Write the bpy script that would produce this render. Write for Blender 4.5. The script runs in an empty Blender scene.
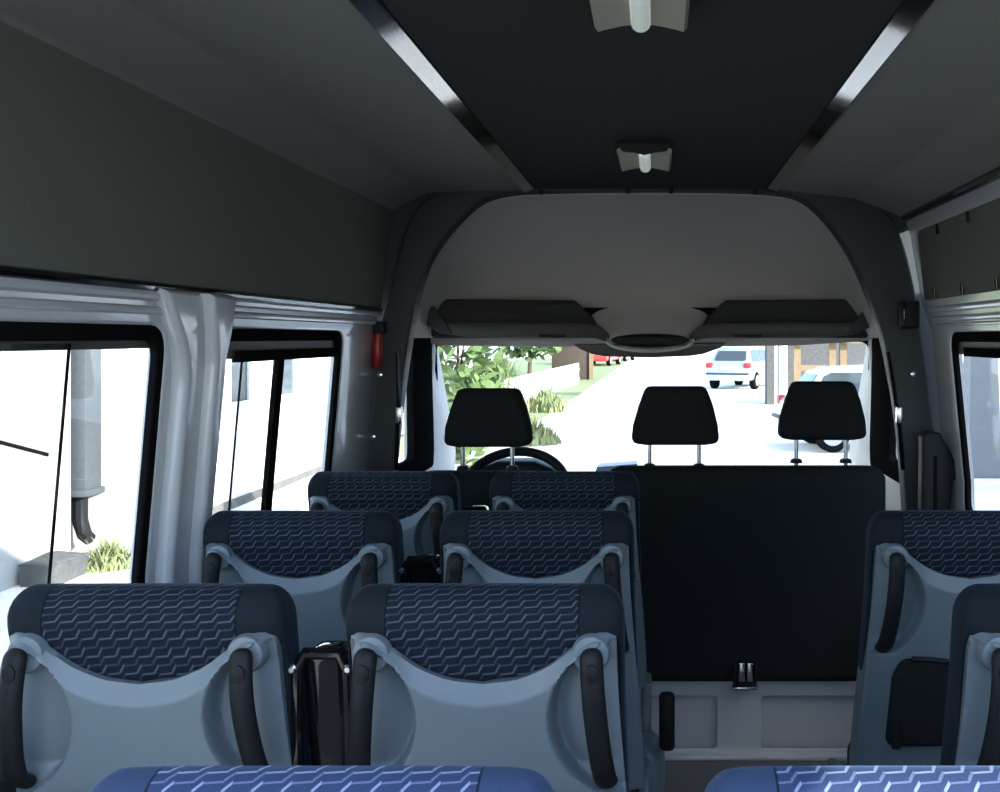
import bpy, bmesh, math, random
from mathutils import Vector, Matrix
random.seed(7)
C = bpy.context.scene.collection
PI = math.pi
F = 1100.0; VX = 657.0; VY = 338.0; ZC = 1.47       # focal length in px, vanishing point, eye height

def P(px, py, d):
    return Vector(((px - VX) / F * d, d, ZC - (py - VY) / F * d))
def XZ(px, py, d):
    p = P(px, py, d); return (p.x, p.z)

# ------------------------------------------------------------------ materials
def mat(name, col, rough=0.6, metal=0.0, var=0.12, scale=30.0, bump=0.0, spec=0.5, coat=0.0, sheen=0.0):
    m = bpy.data.materials.new(name); m.use_nodes = True
    nt = m.node_tree; n = nt.nodes; l = nt.links
    b = n['Principled BSDF']
    b.inputs['Roughness'].default_value = rough
    b.inputs['Metallic'].default_value = metal
    b.inputs['Specular IOR Level'].default_value = spec
    b.inputs['Coat Weight'].default_value = coat
    b.inputs['Coat Roughness'].default_value = 0.08
    if sheen: b.inputs['Sheen Weight'].default_value = sheen
    tc = n.new('ShaderNodeTexCoord'); nz = n.new('ShaderNodeTexNoise')
    nz.inputs['Scale'].default_value = scale; nz.inputs['Detail'].default_value = 3
    l.new(tc.outputs['Object'], nz.inputs['Vector'])
    r = n.new('ShaderNodeMapRange')
    r.inputs['To Min'].default_value = 1 - var; r.inputs['To Max'].default_value = 1 + var
    l.new(nz.outputs['Fac'], r.inputs['Value'])
    mx = n.new('ShaderNodeVectorMath'); mx.operation = 'SCALE'
    mx.inputs[0].default_value = col[:3]
    l.new(r.outputs['Result'], mx.inputs['Scale'])
    l.new(mx.outputs['Vector'], b.inputs['Base Color'])
    if bump:
        n2 = n.new('ShaderNodeTexNoise'); n2.inputs['Scale'].default_value = scale * 8
        l.new(tc.outputs['Object'], n2.inputs['Vector'])
        bp = n.new('ShaderNodeBump'); bp.inputs['Strength'].default_value = bump; bp.inputs['Distance'].default_value = 0.003
        l.new(n2.outputs['Fac'], bp.inputs['Height']); l.new(bp.outputs['Normal'], b.inputs['Normal'])
    return m

def glass_mat(name, tint=(0.93, 0.96, 0.95), gl=0.06):
    m = bpy.data.materials.new(name); m.use_nodes = True
    nt = m.node_tree; n = nt.nodes; l = nt.links
    n.remove(n['Principled BSDF'])
    t = n.new('ShaderNodeBsdfTransparent')
    g = n.new('ShaderNodeBsdfGlossy'); g.inputs['Roughness'].default_value = 0.02
    nz = n.new('ShaderNodeTexNoise'); nz.inputs['Scale'].default_value = 2
    mr = n.new('ShaderNodeMapRange'); mr.inputs['To Min'].default_value = 0.96; mr.inputs['To Max'].default_value = 1.0
    l.new(nz.outputs['Fac'], mr.inputs['Value'])
    vm = n.new('ShaderNodeVectorMath'); vm.operation = 'SCALE'; vm.inputs[0].default_value = tint
    l.new(mr.outputs['Result'], vm.inputs['Scale']); l.new(vm.outputs['Vector'], t.inputs['Color'])
    x = n.new('ShaderNodeMixShader'); x.inputs[0].default_value = gl
    l.new(t.outputs[0], x.inputs[1]); l.new(g.outputs[0], x.inputs[2])
    l.new(x.outputs[0], n['Material Output'].inputs['Surface'])
    return m

def seat_fabric(name, c_side, c_mid, c_line):
    m = bpy.data.materials.new(name); m.use_nodes = True
    nt = m.node_tree; n = nt.nodes; l = nt.links
    b = n['Principled BSDF']; b.inputs['Roughness'].default_value = 0.85
    b.inputs['Specular IOR Level'].default_value = 0.12; b.inputs['Sheen Weight'].default_value = 0.10; b.inputs['Sheen Roughness'].default_value = 0.35; b.inputs['Sheen Tint'].default_value = (0.35, 0.6, 1, 1)
    tc = n.new('ShaderNodeTexCoord'); sp = n.new('ShaderNodeSeparateXYZ')
    l.new(tc.outputs['Object'], sp.inputs[0])
    def M(op, a, bb=None, c=None):
        k = n.new('ShaderNodeMath'); k.operation = op
        for i, v in enumerate((a, bb, c)):
            if v is None: continue
            if hasattr(v, 'links'): l.new(v, k.inputs[i])
            else: k.inputs[i].default_value = v
        return k.outputs[0]
    x = sp.outputs['X']; z = sp.outputs['Z']; y = sp.outputs['Y']
    q = M('ADD', z, M('MULTIPLY', y, 0.6))
    LAM = 0.0255; H = 0.0118
    ph = M('FRACT', M('ADD', M('DIVIDE', x, LAM), M('MULTIPLY', q, 6.0)))
    # continuous stair line: long shallow tread, short steep riser
    saw = M('ADD', M('MULTIPLY', ph, 0.22), M('MULTIPLY', M('MAXIMUM', M('SUBTRACT', ph, 0.68), 0.0), 2.4375))
    lv = M('SUBTRACT', M('DIVIDE', q, H), saw)
    fr = M('FRACT', lv); ri = M('FLOOR', lv)
    on_riser = M('GREATER_THAN', ph, 0.68)
    ln = M('LESS_THAN', fr, M('ADD', 0.20, M('MULTIPLY', on_riser, 0.16)))
    par = M('LESS_THAN', M('FRACT', M('MULTIPLY', ri, 0.5)), 0.25)      # every second line fainter
    wt = M('MULTIPLY', ln, M('ADD', 0.45, M('MULTIPLY', par, 0.55)))
    inside = M('LESS_THAN', M('ABSOLUTE', x), 0.141)
    wt = M('MULTIPLY', wt, inside)
    nz = n.new('ShaderNodeTexNoise'); nz.inputs['Scale'].default_value = 900
    l.new(tc.outputs['Object'], nz.inputs['Vector'])
    base = n.new('ShaderNodeMix'); base.data_type = 'RGBA'
    base.inputs['A'].default_value = (*c_side, 1)       # bolsters
    base.inputs['B'].default_value = (*c_mid, 1)
    l.new(inside, base.inputs['Factor'])
    mx = n.new('ShaderNodeMix'); mx.data_type = 'RGBA'
    l.new(wt, mx.inputs['Factor']); l.new(base.outputs['Result'], mx.inputs['A'])
    mx.inputs['B'].default_value = (*c_line, 1)
    sc = n.new('ShaderNodeVectorMath'); sc.operation = 'SCALE'
    l.new(mx.outputs['Result'], sc.inputs[0])
    l.new(M('ADD', 0.6, M('MULTIPLY', nz.outputs['Fac'], 0.8)), sc.inputs['Scale'])
    seam = M('LESS_THAN', M('ABSOLUTE', M('SUBTRACT', M('ABSOLUTE', x), 0.1415)), 0.0012)
    sc2 = n.new('ShaderNodeVectorMath'); sc2.operation = 'SCALE'
    l.new(sc.outputs['Vector'], sc2.inputs[0]); l.new(M('SUBTRACT', 1.0, M('MULTIPLY', seam, 0.7)), sc2.inputs['Scale'])
    l.new(sc2.outputs['Vector'], b.inputs['Base Color'])
    bp = n.new('ShaderNodeBump'); bp.inputs['Strength'].default_value = 0.25; bp.inputs['Distance'].default_value = 0.001
    l.new(nz.outputs['Fac'], bp.inputs['Height']); l.new(bp.outputs['Normal'], b.inputs['Normal'])
    return m

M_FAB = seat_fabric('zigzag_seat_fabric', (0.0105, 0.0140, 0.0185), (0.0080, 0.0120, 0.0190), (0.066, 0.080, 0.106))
M_FAB_LIT = seat_fabric('skylit_zigzag_seat_fabric', (0.021, 0.037, 0.080), (0.020, 0.036, 0.085), (0.15, 0.20, 0.31))  # M_FAB brightened: skylight painted into the colours
M_SHELL = mat('grey_plastic', (0.128, 0.160, 0.178), 0.42, var=0.04, bump=0.05, spec=0.45)
M_BLACK = mat('black_plastic', (0.012, 0.0125, 0.014), 0.5, var=0.1, spec=0.16)
M_GLOSSB = mat('gloss_black', (0.006, 0.006, 0.007), 0.06, var=0.1)
M_RUB = mat('black_rubber', (0.009, 0.009, 0.009), 0.95, spec=0.0)
M_DFAB = mat('black_cloth', (0.017, 0.0195, 0.020), 0.95, var=0.2, scale=120, bump=0.2, spec=0.03)
M_WHITE = mat('white_paint', (0.50, 0.52, 0.535), 0.22, var=0.02, scale=4, coat=0.5)
M_CENTER = mat('dark_headliner', (0.031, 0.036, 0.034), 0.95, var=0.15, scale=200, bump=0.15, spec=0.1)
M_STRIP = mat('grey_headliner', (0.20, 0.203, 0.18), 0.95, var=0.08, scale=200, bump=0.15, spec=0.1)
M_PANEL = mat('grey_carpet_lining', (0.125, 0.130, 0.112), 0.95, var=0.1, scale=160, bump=0.2, spec=0.1)
M_DOME = mat('pale_headliner', (0.48, 0.455, 0.42), 0.95, var=0.06, scale=200, bump=0.1, spec=0.1)
M_TRIMD = mat('slate_trim', (0.035, 0.043, 0.045), 0.6, var=0.06, scale=60, bump=0.05, spec=0.3)
M_TRIML = mat('pale_trim', (0.56, 0.55, 0.52), 0.6, var=0.04)
M_STEEL = mat('steel', (0.6, 0.61, 0.62), 0.25, 1.0, var=0.03)
M_LAMP = mat('lamp_wing', (0.30, 0.285, 0.205), 0.6, var=0.03)
M_TUBE = mat('lamp_tube', (0.92, 0.94, 0.94), 0.14, 1.0, var=0.02)
M_TUBE.node_tree.nodes['Principled BSDF'].inputs['Metallic'].default_value = 0.35
M_TUBE.node_tree.nodes['Principled BSDF'].inputs['Emission Color'].default_value = (.9, 1, .95, 1)
M_TUBE.node_tree.nodes['Principled BSDF'].inputs['Emission Strength'].default_value = 0.22
M_BASE = mat('dull_white_paint', (0.42, 0.435, 0.45), 0.35, var=0.03, scale=4, coat=0.3)
M_POCKET_SHADE = mat('pocket_shade_cloth', (0.045, 0.044, 0.042), 0.95, var=0.15, scale=120, spec=0.05)
M_RED = mat('red_plastic', (0.35, 0.02, 0.015), 0.35)
M_FLOOR = mat('floor_vinyl', (0.10, 0.105, 0.105), 0.6, var=0.25, scale=300)
M_GLASS = glass_mat('window_glass')
M_TINT = glass_mat('sliding_glass', (0.86, 0.88, 0.88), 0.035)
M_TBAND = mat('tinted_band', (0.045, 0.048, 0.038), 0.5, spec=.2)
M_CONC = mat('pale_concrete', (0.78, 0.75, 0.70), 0.9, var=0.06, scale=1.5, bump=0.1)
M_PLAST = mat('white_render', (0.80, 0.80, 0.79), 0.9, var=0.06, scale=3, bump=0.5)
M_GREYW = mat('grey_render', (0.20, 0.205, 0.215), 0.9, var=0.12, scale=3, bump=0.5)
M_PLINTH = mat('grey_plinth', (0.11, 0.105, 0.10), 0.9, var=0.3, scale=6, bump=0.6)
M_STONE = mat('rough_stone', (0.09, 0.088, 0.085), 0.95, var=0.5, scale=14, bump=0.8)
M_GALV = mat('galvanised', (0.06, 0.066, 0.075), 0.6, 0.0, var=0.25, scale=25)
M_LEAF = mat('green_leaf', (0.12, 0.18, 0.06), 0.75, var=0.5, scale=6)
M_LEAF2 = mat('yellow_green_leaf', (0.24, 0.27, 0.12), 0.8, var=0.4, scale=6)
M_LEAF3 = mat('tan_leaf', (0.36, 0.27, 0.13), 0.7, var=0.4, scale=6)
M_BARK = mat('bark', (0.10, 0.07, 0.05), 0.9, var=0.4, scale=20)
M_WOOD = mat('timber', (0.22, 0.15, 0.085), 0.8, var=0.25, scale=8)
M_WOODD = mat('brown_boards', (0.06, 0.042, 0.032), 0.85, var=0.3, scale=8)
M_SHADEW = mat('shaded_white_render', (0.43, 0.43, 0.42), 0.9, var=0.06, scale=3, bump=0.5)  # white render with its shade put into a darker colour
M_FENCE = mat('white_fence_paint', (0.75, 0.75, 0.72), 0.7)
M_SILV = mat('silver_car_paint', (0.45, 0.47, 0.50), 0.25, 0.4, var=0.02, coat=0.6)
M_PALE = mat('pale_blue_car_paint', (0.62, 0.66, 0.70), 0.25, 0.1, var=0.02, coat=0.6)
M_REDC = mat('red_car_paint', (0.45, 0.03, 0.03), 0.3, 0.0, var=0.02, coat=0.6)
M_WCAR = mat('white_car_paint', (0.75, 0.75, 0.75), 0.3, 0.0, var=0.02, coat=0.6)
M_CGLASS = mat('car_glass', (0.05, 0.065, 0.07), 0.08, var=0.02)
M_TAIL = mat('tail_light', (0.40, 0.03, 0.03), 0.3)
M_BLUE = mat('blue_tarp', (0.05, 0.07, 0.16), 0.6, var=0.3)
M_CARD = mat('cardboard', (0.42, 0.28, 0.14), 0.8)
M_PAPER = mat('pale_paper', (0.6, 0.66, 0.75), 0.7, var=0.03)

# ------------------------------------------------------------------ object helpers
def link(name, me, m, parent=None, loc=None):
    o = bpy.data.objects.new(name, me); C.objects.link(o)
    if m is not None: me.materials.append(m)
    if parent: o.parent = parent
    if loc: o.location = loc
    return o
def bobj(name, bm, m, parent=None, smooth=True, angle=35):
    bmesh.ops.recalc_face_normals(bm, faces=bm.faces)
    me = bpy.data.meshes.new(name); bm.to_mesh(me); bm.free()
    if smooth:
        me.shade_smooth()
        me.set_sharp_from_angle(angle=math.radians(angle))
    return link(name, me, m, parent)
def tag(o, label, cat, group=None):
    o['label'] = label; o['category'] = cat
    if group: o['group'] = group
    return o
def thing(name, label, cat, loc=(0, 0, 0), group=None, rz=0):
    o = bpy.data.objects.new(name, None); C.objects.link(o); o.location = loc
    o.rotation_euler = (0, 0, rz); o.empty_display_size = 0.1
    return tag(o, label, cat, group)
def struct(o):
    o['kind'] = 'structure'; return o
def copy_tree(o, parent=None):
    c = o.copy(); C.objects.link(c)
    if parent: c.parent = parent
    for ch in list(o.children): copy_tree(ch, c)
    return c

def add_box(bm, lo, hi, bev=0.0, seg=2, mtx=None):
    vs = [bm.verts.new((x, y, z)) for x in (lo[0], hi[0]) for y in (lo[1], hi[1]) for z in (lo[2], hi[2])]
    fs = [bm.faces.new([vs[i] for i in f]) for f in ((0, 1, 3, 2), (4, 6, 7, 5), (0, 4, 5, 1), (2, 3, 7, 6), (0, 2, 6, 4), (1, 5, 7, 3))]
    if bev > 0:
        es = list({e for f in fs for e in f.edges})
        r = bmesh.ops.bevel(bm, geom=es, offset=bev, segments=seg, profile=0.5, affect='EDGES')
        vs = list({v for f in r['faces'] for v in f.verts} | {v for v in vs if v.is_valid})
    if mtx is not None:
        for v in vs: v.co = mtx @ v.co
    return vs
def box(name, lo, hi, m, parent=None, bev=0.0, seg=2):
    bm = bmesh.new(); add_box(bm, lo, hi, bev, seg); return bobj(name, bm, m, parent)
def add_tube(bm, pts, r, n=12, ry=None, caps=True, up=Vector((0, 0, 1))):
    pts = [Vector(p) for p in pts]; rings = []
    if not hasattr(r, '__len__'): r = [r] * len(pts)
    for i, p in enumerate(pts):
        a = pts[max(i - 1, 0)]; b = pts[min(i + 1, len(pts) - 1)]
        t = (b - a).normalized()
        u = up if abs(t.dot(up)) < 0.95 else Vector((1, 0, 0))
        s = t.cross(u).normalized(); w = s.cross(t).normalized()
        k = ry if ry else 1.0
        rings.append([bm.verts.new(p + s * math.cos(2 * PI * j / n) * r[i] + w * math.sin(2 * PI * j / n) * r[i] * k) for j in range(n)])
    for a, b in zip(rings, rings[1:]):
        for j in range(n):
            bm.faces.new((a[j], a[(j + 1) % n], b[(j + 1) % n], b[j]))
    if caps:
        bm.faces.new(rings[0][::-1]); bm.faces.new(rings[-1])
def tube(name, pts, r, m, parent=None, n=12, ry=None, up=Vector((0, 0, 1))):
    bm = bmesh.new(); add_tube(bm, pts, r, n, ry, True, up); return bobj(name, bm, m, parent, angle=50)
def loft(bm, rings, close=True, cap=True):
    vr = [[bm.verts.new(p) for p in r] for r in rings]
    n = len(vr[0])
    for a, b in zip(vr, vr[1:]):
        for j in range(n if close else n - 1):
            bm.faces.new((a[j], a[(j + 1) % n], b[(j + 1) % n], b[j]))
    if cap and close:
        bm.faces.new(vr[0][::-1]); bm.faces.new(vr[-1])
    return vr
def round_poly(pts, r, seg=6):
    out = []; n = len(pts)
    for i in range(n):
        rr = r[i] if hasattr(r, '__len__') else r
        p0, p, p1 = (Vector((*pts[k % n], 0)) for k in (i - 1, i, i + 1))
        if rr <= 0: out.append((p.x, p.y)); continue
        a = (p0 - p).normalized(); b = (p1 - p).normalized()
        ang = a.angle(b); d = min(rr / math.tan(ang / 2), (p0 - p).length * .49, (p1 - p).length * .49)
        A = p + a * d; B = p + b * d
        for k in range(seg + 1):
            t = k / seg
            q = A * (1 - t) ** 2 + p * 2 * t * (1 - t) + B * t ** 2
            out.append((q.x, q.y))
    return out
def rect(a0, b0, a1, b1, r=0.0):
    return round_poly([(a0, b0), (a1, b0), (a1, b1), (a0, b1)], r) if r else [(a0, b0), (a1, b0), (a1, b1), (a0, b1)]
def plate_mesh(loops, half, bevel=0.0, bres=2, knots=None):
    """flat plate: outline loops[0] with holes loops[1:]; (a, b) in plane, thickness +-half along c"""
    cu = bpy.data.curves.new('tmp', 'CURVE'); cu.dimensions = '2D'; cu.fill_mode = 'BOTH'
    cu.extrude = max(half - bevel, 0); cu.bevel_depth = bevel; cu.bevel_resolution = bres; cu.offset = -bevel
    for lp in loops:
        s = cu.splines.new('POLY'); s.points.add(len(lp) - 1); s.use_cyclic_u = True
        for i, p in enumerate(lp): s.points[i].co = (p[0], p[1], 0, 1)
    o = bpy.data.objects.new('tmp', cu); C.objects.link(o)
    bpy.context.view_layer.update()
    dg = bpy.context.evaluated_depsgraph_get()
    me = bpy.data.meshes.new_from_object(o.evaluated_get(dg))
    bm = bmesh.new(); bm.from_mesh(me)
    bpy.data.meshes.remove(me)
    bpy.data.objects.remove(o); bpy.data.curves.remove(cu)
    bmesh.ops.remove_doubles(bm, verts=bm.verts, dist=1e-5)
    for k in (knots or []):
        bmesh.ops.bisect_plane(bm, geom=bm.verts[:] + bm.edges[:] + bm.faces[:], plane_co=(0, k, 0), plane_no=(0, 1, 0))
    return bm
def plate(name, loops, half, fn, m, parent=None, bevel=0.0, bres=2, knots=None, angle=35):
    bm = plate_mesh(loops, half, bevel, bres, knots)
    for v in bm.verts: v.co = fn(v.co.x, v.co.y, v.co.z)
    return bobj(name, bm, m, parent, angle=angle)
def at_depth(d):     # (a, b, c) -> plate facing the camera at depth d
    return lambda a, b, c: Vector((a, d + c, b))
def pxs(pts, d): return [XZ(x, y, d) for x, y in pts]
def interp(tab, z):
    tab = sorted(tab)
    if z <= tab[0][0]: return tab[0][1]
    for (a, va), (b, vb) in zip(tab, tab[1:]):
        if z <= b: return va + (vb - va) * (z - a) / (b - a)
    return tab[-1][1]
def smooth(t):
    t = max(0.0, min(1.0, t)); return t * t * (3 - 2 * t)

# ------------------------------------------------------------------ van shell
WL = [(0, 1.06), (0.98, 1.055), (1.48, 1.012), (1.60, 1.008), (2.0, .96)]
WR = [(0, 1.045), (0.98, 1.04), (1.50, .99), (1.60, .955), (1.84, .915), (1.90, .895), (2.0, .88)]
def left_fn(off=0.0): return lambda a, b, c: Vector((-interp(WL, b) - off - c, a, b))
def right_fn(off=0.0): return lambda a, b, c: Vector((interp(WR, b) + off + c, a, b))
kL = [0.98, 1.48, 1.60]; kR = [0.98, 1.50, 1.60, 1.84]
ZR = 2.008; Y0 = 0.78; YB = 3.98

W1 = (0.88, 0.86, 2.275, 1.495); W2 = (2.47, 0.86, 3.56, 1.492)
R1 = (0.88, 0.86, 2.20, 1.485); R2 = (2.47, 0.86, 3.735, 1.488)
def holes(ws): return [rect(*w, 0.07) for w in ws]
struct(plate('wall_left', [rect(Y0, 0, YB, 1.62)] + holes([W1, W2]), 0.02, left_fn(0.02), M_WHITE, bevel=0.008, knots=kL))
struct(plate('wall_right', [rect(Y0, 0, YB, 1.905)] + holes([R1, R2]), 0.02, right_fn(0.02), M_WHITE, bevel=0.008, knots=kR))
# floor, ground
struct(box('floor', (-1.06, Y0, -0.04), (1.05, 5.3, 0), M_FLOOR))
def grow(w, e): return (w[0] - e, w[1] - e, w[2] + e, w[3] + e)
def side_window(name, w, fn_maker, knots, bars, band=0.03):
    fr = plate(name, [rect(*grow(w, 0.018), 0.085), rect(*grow(w, -0.030), 0.045)], 0.008, fn_maker(0.012), M_RUB, None, bevel=0.005, knots=knots)
    struct(fr)
    plate('glass', [rect(*grow(w, -0.02), 0.05)], 0.0015, fn_maker(0.022), M_GLASS, fr, knots=knots)
    gw = grow(w, -0.028)
    plate('tinted_band', [rect(gw[0], gw[3] - band, gw[2], gw[3])], 0.004, fn_maker(0.022), M_TBAND, fr, knots=knots)
    for k, (y0, y1, z0, z1, t, mm, nm) in enumerate(bars):
        plate(nm, [rect(y0, z0, y1, z1)], t, fn_maker(0.016), mm, fr, knots=knots)
    return fr
side_window('window_1', W1, left_fn, kL, [(1.926, 1.930, 0.89, 1.46, 0.002, M_RUB, 'pane_edge'), (0.92, 1.927, 0.89, 1.46, 0.0015, M_TINT, 'sliding_pane')], 0.018)
plate('catch_bar', [[(1.55, 1.349), (1.55, 1.355), (1.885, 1.273), (1.885, 1.267)]], 0.002, left_fn(0.014), M_RUB, bpy.data.objects['window_1'])
side_window('window_2', W2, left_fn, kL, [(2.737, 2.742, 0.89, 1.415, 0.002, M_RUB, 'pane_edge'), (2.985, 3.035, 0.89, 1.415, 0.007, M_RUB, 'sash_bar'),
            (2.74, 3.02, 0.89, 1.415, 0.0015, M_TINT, 'sliding_pane'), (2.70, 3.52, 1.410, 1.438, 0.010, M_RUB, 'slide_rail')], 0.045)
side_window('window_3', R2, right_fn, kR, [(2.70, 3.60, 1.41, 1.438, 0.010, M_RUB, 'slide_rail')], 0.045)
side_window('window_4', R1, right_fn, kR, [], 0.03)

# left pillar between the windows: raised pressed-steel section
def pillar(name, y0, y1, fn, knots, z0=0, z1=1.57, m=M_WHITE, th=0.022):
    pts = [(y0, z0), (y1, z0), (y1, 1.42), (y1 + 0.10, z1), (y0 - 0.12, z1), (y0, 1.42)]
    return struct(plate(name, [round_poly(pts, [0, 0, .15, 0, 0, .15])], th, fn(-0.012), m, bevel=0.018, bres=4, knots=knots + [1.2, 1.42]))
pillar('trim_1', 2.31, 2.44, left_fn, kL)
pillar('trim_2', 2.27, 2.40, right_fn, kR, z1=1.55)
# second flange of the left pillar, the bright pressed edge
struct(plate('trim_3', [round_poly([(2.405, 0), (2.445, 0), (2.455, 1.42), (2.50, 1.565), (2.36, 1.565), (2.395, 1.42)], [0, 0, .1, 0, 0, .1])], 0.03, left_fn(-0.03), M_WHITE, bevel=0.014, bres=3, knots=kL))
# rails along the top of the left windows
bm = bmesh.new()
for z, r in ((1.556, 0.013), (1.525, 0.009)):
    add_tube(bm, [(-interp(WL, z) + 0.002, y, z) for y in (Y0, YB)], r, 10)
struct(bobj('trim_4', bm, M_WHITE))
for nm_, sx_, wl_ in (('unseen_door_1', -1, WL), ('unseen_door_2', 1, WR)):  # unseen open rear doors, added to block sun; window hole shapes the sun patch
    d_ = struct(plate(nm_, [round_poly([(-0.10, 0.05), (0.765, 0.05), (0.765, 1.98), (-0.10, 1.98)], .04), round_poly([(0.12, 0.95), (0.69, 0.95), (0.69, 1.445), (0.12, 1.445)], .03)], .025, lambda a, b, c: Vector((sx_ * (interp(wl_, min(b, 1.5)) + .035 + c), a, b)), M_WHITE, bevel=.01))
bm = bmesh.new()
for z, r in ((1.568, 0.012), (1.535, 0.011), (1.515, .006)):
    add_tube(bm, [(interp(WR, z) - 0.002, y, z) for y in (Y0, 3.86)], r, 10)
struct(bobj('trim_5', bm, M_WHITE))

def sweep(name, prof, y0, y1, m, back=0.012, ny=2):
    bm = bmesh.new()
    rows = [[bm.verts.new((x, y0 + (y1 - y0) * k / (ny - 1), z)) for x, z in prof] for k in range(ny)]
    for a, b in zip(rows, rows[1:]):
        for j in range(len(prof) - 1):
            bm.faces.new((a[j], a[j + 1], b[j + 1], b[j]))
    return struct(bobj(name, bm, m, angle=25))
def curve_pts(pts, r, seg=6):     # open polyline with rounded corners
    out = [pts[0]]
    for i in range(1, len(pts) - 1):
        out += round_poly([pts[i - 1], pts[i], pts[i + 1]], [0, r, 0], seg)[1:-1]
    return out + [pts[-1]]
sweep('ceiling', [(-0.447, ZR + 0.004), (0.400, ZR + 0.004)], Y0, 4.0, M_CENTER)
sweep('trim_6', curve_pts([(-0.480, ZR), (-0.83, 1.996), (-0.950, 1.937), (-0.972, 1.85), (-1.000, 1.575)], 0.03), Y0, YB, M_STRIP)
sweep('trim_7', curve_pts([(0.432, ZR), (0.71, 1.975), (0.872, 1.915), (0.888, 1.905)], 0.03), Y0, YB, M_STRIP)
# carpeted left side panel laid on the lining, with its dark lower beading
sweep('trim_8', [(-0.9505, 1.932), (-0.9705, 1.85), (-0.998, 1.575)], Y0, YB - .005, M_PANEL)
bm = bmesh.new(); add_tube(bm, [(-1.002, Y0, 1.572), (-1.002, YB, 1.572)], 0.011, 10); struct(bobj('trim_9', bm, M_GLOSSB))
bm = bmesh.new(); add_tube(bm, [(0.890, Y0, 1.900), (0.890, 3.93, 1.900)], 0.016, 10); struct(bobj('trim_10', bm, M_GLOSSB))
# glossy black rails beside the dark centre panel
sweep('trim_11', [(-0.486, ZR + .004), (-0.484, ZR - 0.008), (-0.444, ZR - 0.001), (-0.441, ZR + .008)], Y0, 4.0, M_GLOSSB)
sweep('trim_12', [(0.438, ZR + .004), (0.436, ZR - 0.008), (0.396, ZR - 0.001), (0.393, ZR + .008)], Y0, 4.0, M_GLOSSB)
# outer roof and rear upper frame keep daylight out
struct(box('ceiling.001', (-1.08, Y0, 2.04), (1.06, 4.9, 2.08), M_WHITE))
struct(box('trim_13', (-1.06, Y0 - 0.02, 1.93), (1.05, Y0 + 0.02, 2.05), M_WHITE))
sweep('trim_14', [(-1.075, 1.6), (-1.075, 2.05)], Y0, 4.9, M_WHITE)
sweep('trim_15', [(0.96, 1.88), (0.96, 2.05)], Y0, 4.9, M_WHITE)
# lower side trims
sweep('baseboard_left', [(-1.035, 0.80), (-1.02, 0.78), (-1.02, 0.02)], Y0, YB, M_TRIMD)
sweep('baseboard_right', [(1.02, 0.80), (1.005, 0.78), (1.005, 0.02)], Y0, YB, M_TRIMD)

# right upper fabric panel on the sliding door
pn = thing('lining_panel', 'grey fabric lining panel set in the white door frame above the right window', 'panel', (0.93, 2.0, 1.6))
o = plate('panel', [round_poly([(0.2, 1.603), (3.885, 1.603), (3.83, 1.842), (0.2, 1.842)], [0, .02, .05, 0])], 0.006, right_fn(-0.004), M_PANEL, None, bevel=0.003, knots=kR)
o.parent = pn; o.matrix_parent_inverse = Matrix.Translation(-pn.location)
for zz, ys in ((1.622, (3.72, 3.38, 3.04, 2.7)), (1.822, (3.55, 3.2, 2.86, 2.5))):
    for yy in ys:
        x = interp(WR, zz) - 0.010
        o = tube('clip', [(x - .002, yy, zz - 0.016), (x - 0.004, yy, zz + 0.016)], 0.006, M_GLOSSB, pn, 8)
        o.matrix_parent_inverse = Matrix.Translation(-pn.location)

# ------------------------------------------------------------------ bulkhead arch
D = 4.0
inner = [(388, 560), (393, 470), (396, 435), (402, 386), (408, 345), (413, 315), (420, 283), (430, 258), (444, 237), (462, 217), (478, 203), (495, 196), (520, 192),
         (560, 191), (620, 190), (690, 190), (740, 191), (775, 193), (799, 197), (818, 211), (836, 232), (852, 257), (866, 288), (877, 318), (884, 340), (890, 370), (896, 403), (902, 450), (906, 514), (908, 560)]
outer = [(355, 560), (361, 470), (369, 377), (380, 319), (388, 299), (398, 255), (412, 212), (430, 196), (455, 188), (520, 184), (655, 182), (790, 184), (838, 190), (868, 200), (890, 215), (903, 240), (915, 290), (919, 322), (926, 370), (932, 423), (944, 480), (951, 514), (960, 560)]
def chaikin(p, n=2):
    for _ in range(n):
        q = [p[0]]
        for a, b in zip(p, p[1:]):
            q += [(a[0] * .75 + b[0] * .25, a[1] * .75 + b[1] * .25), (a[0] * .25 + b[0] * .75, a[1] * .25 + b[1] * .75)]
        p = q + [p[-1]]
    return p
inner = chaikin(inner); outer = chaikin(outer)
zf = lambda pts: [(x, z) for x, z in pxs(pts, D)]
lo_in = [(P(388, 560, D).x, 0.02)] ; 
inn = [(P(386, 560, D).x, 0.0)] + zf(inner) + [(P(909, 560, D).x, 0.0)]
outr = [(P(350, 560, D).x, 0.0)] + zf(outer) + [(P(965, 560, D).x, 0.0)]
struct(plate('trim_16', [outr + inn[::-1]], 0.05, at_depth(D + 0.04), M_TRIMD, bevel=0.012, bres=3))
# screws in the arch
sc = thing('trim_17', '', 'trim', (0, 0, 0)); 
for k in ('label', 'category'): del sc[k]
sc['kind'] = 'structure'
for px, py in ((373, 437), (380, 375), (913, 374), (541, 192), (628, 191), (671, 191), (755, 192)):
    p = P(px, py, D - 0.012); bm = bmesh.new()
    add_tube(bm, [p + Vector((0, 0.006, 0)), p + Vector((0, -0.004, 0)), p + Vector((0, -0.006, 0))], [0.010, 0.010, 0.005], 12)
    bobj('screw', bm, M_STEEL if py > 300 else M_BLACK, sc)
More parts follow.
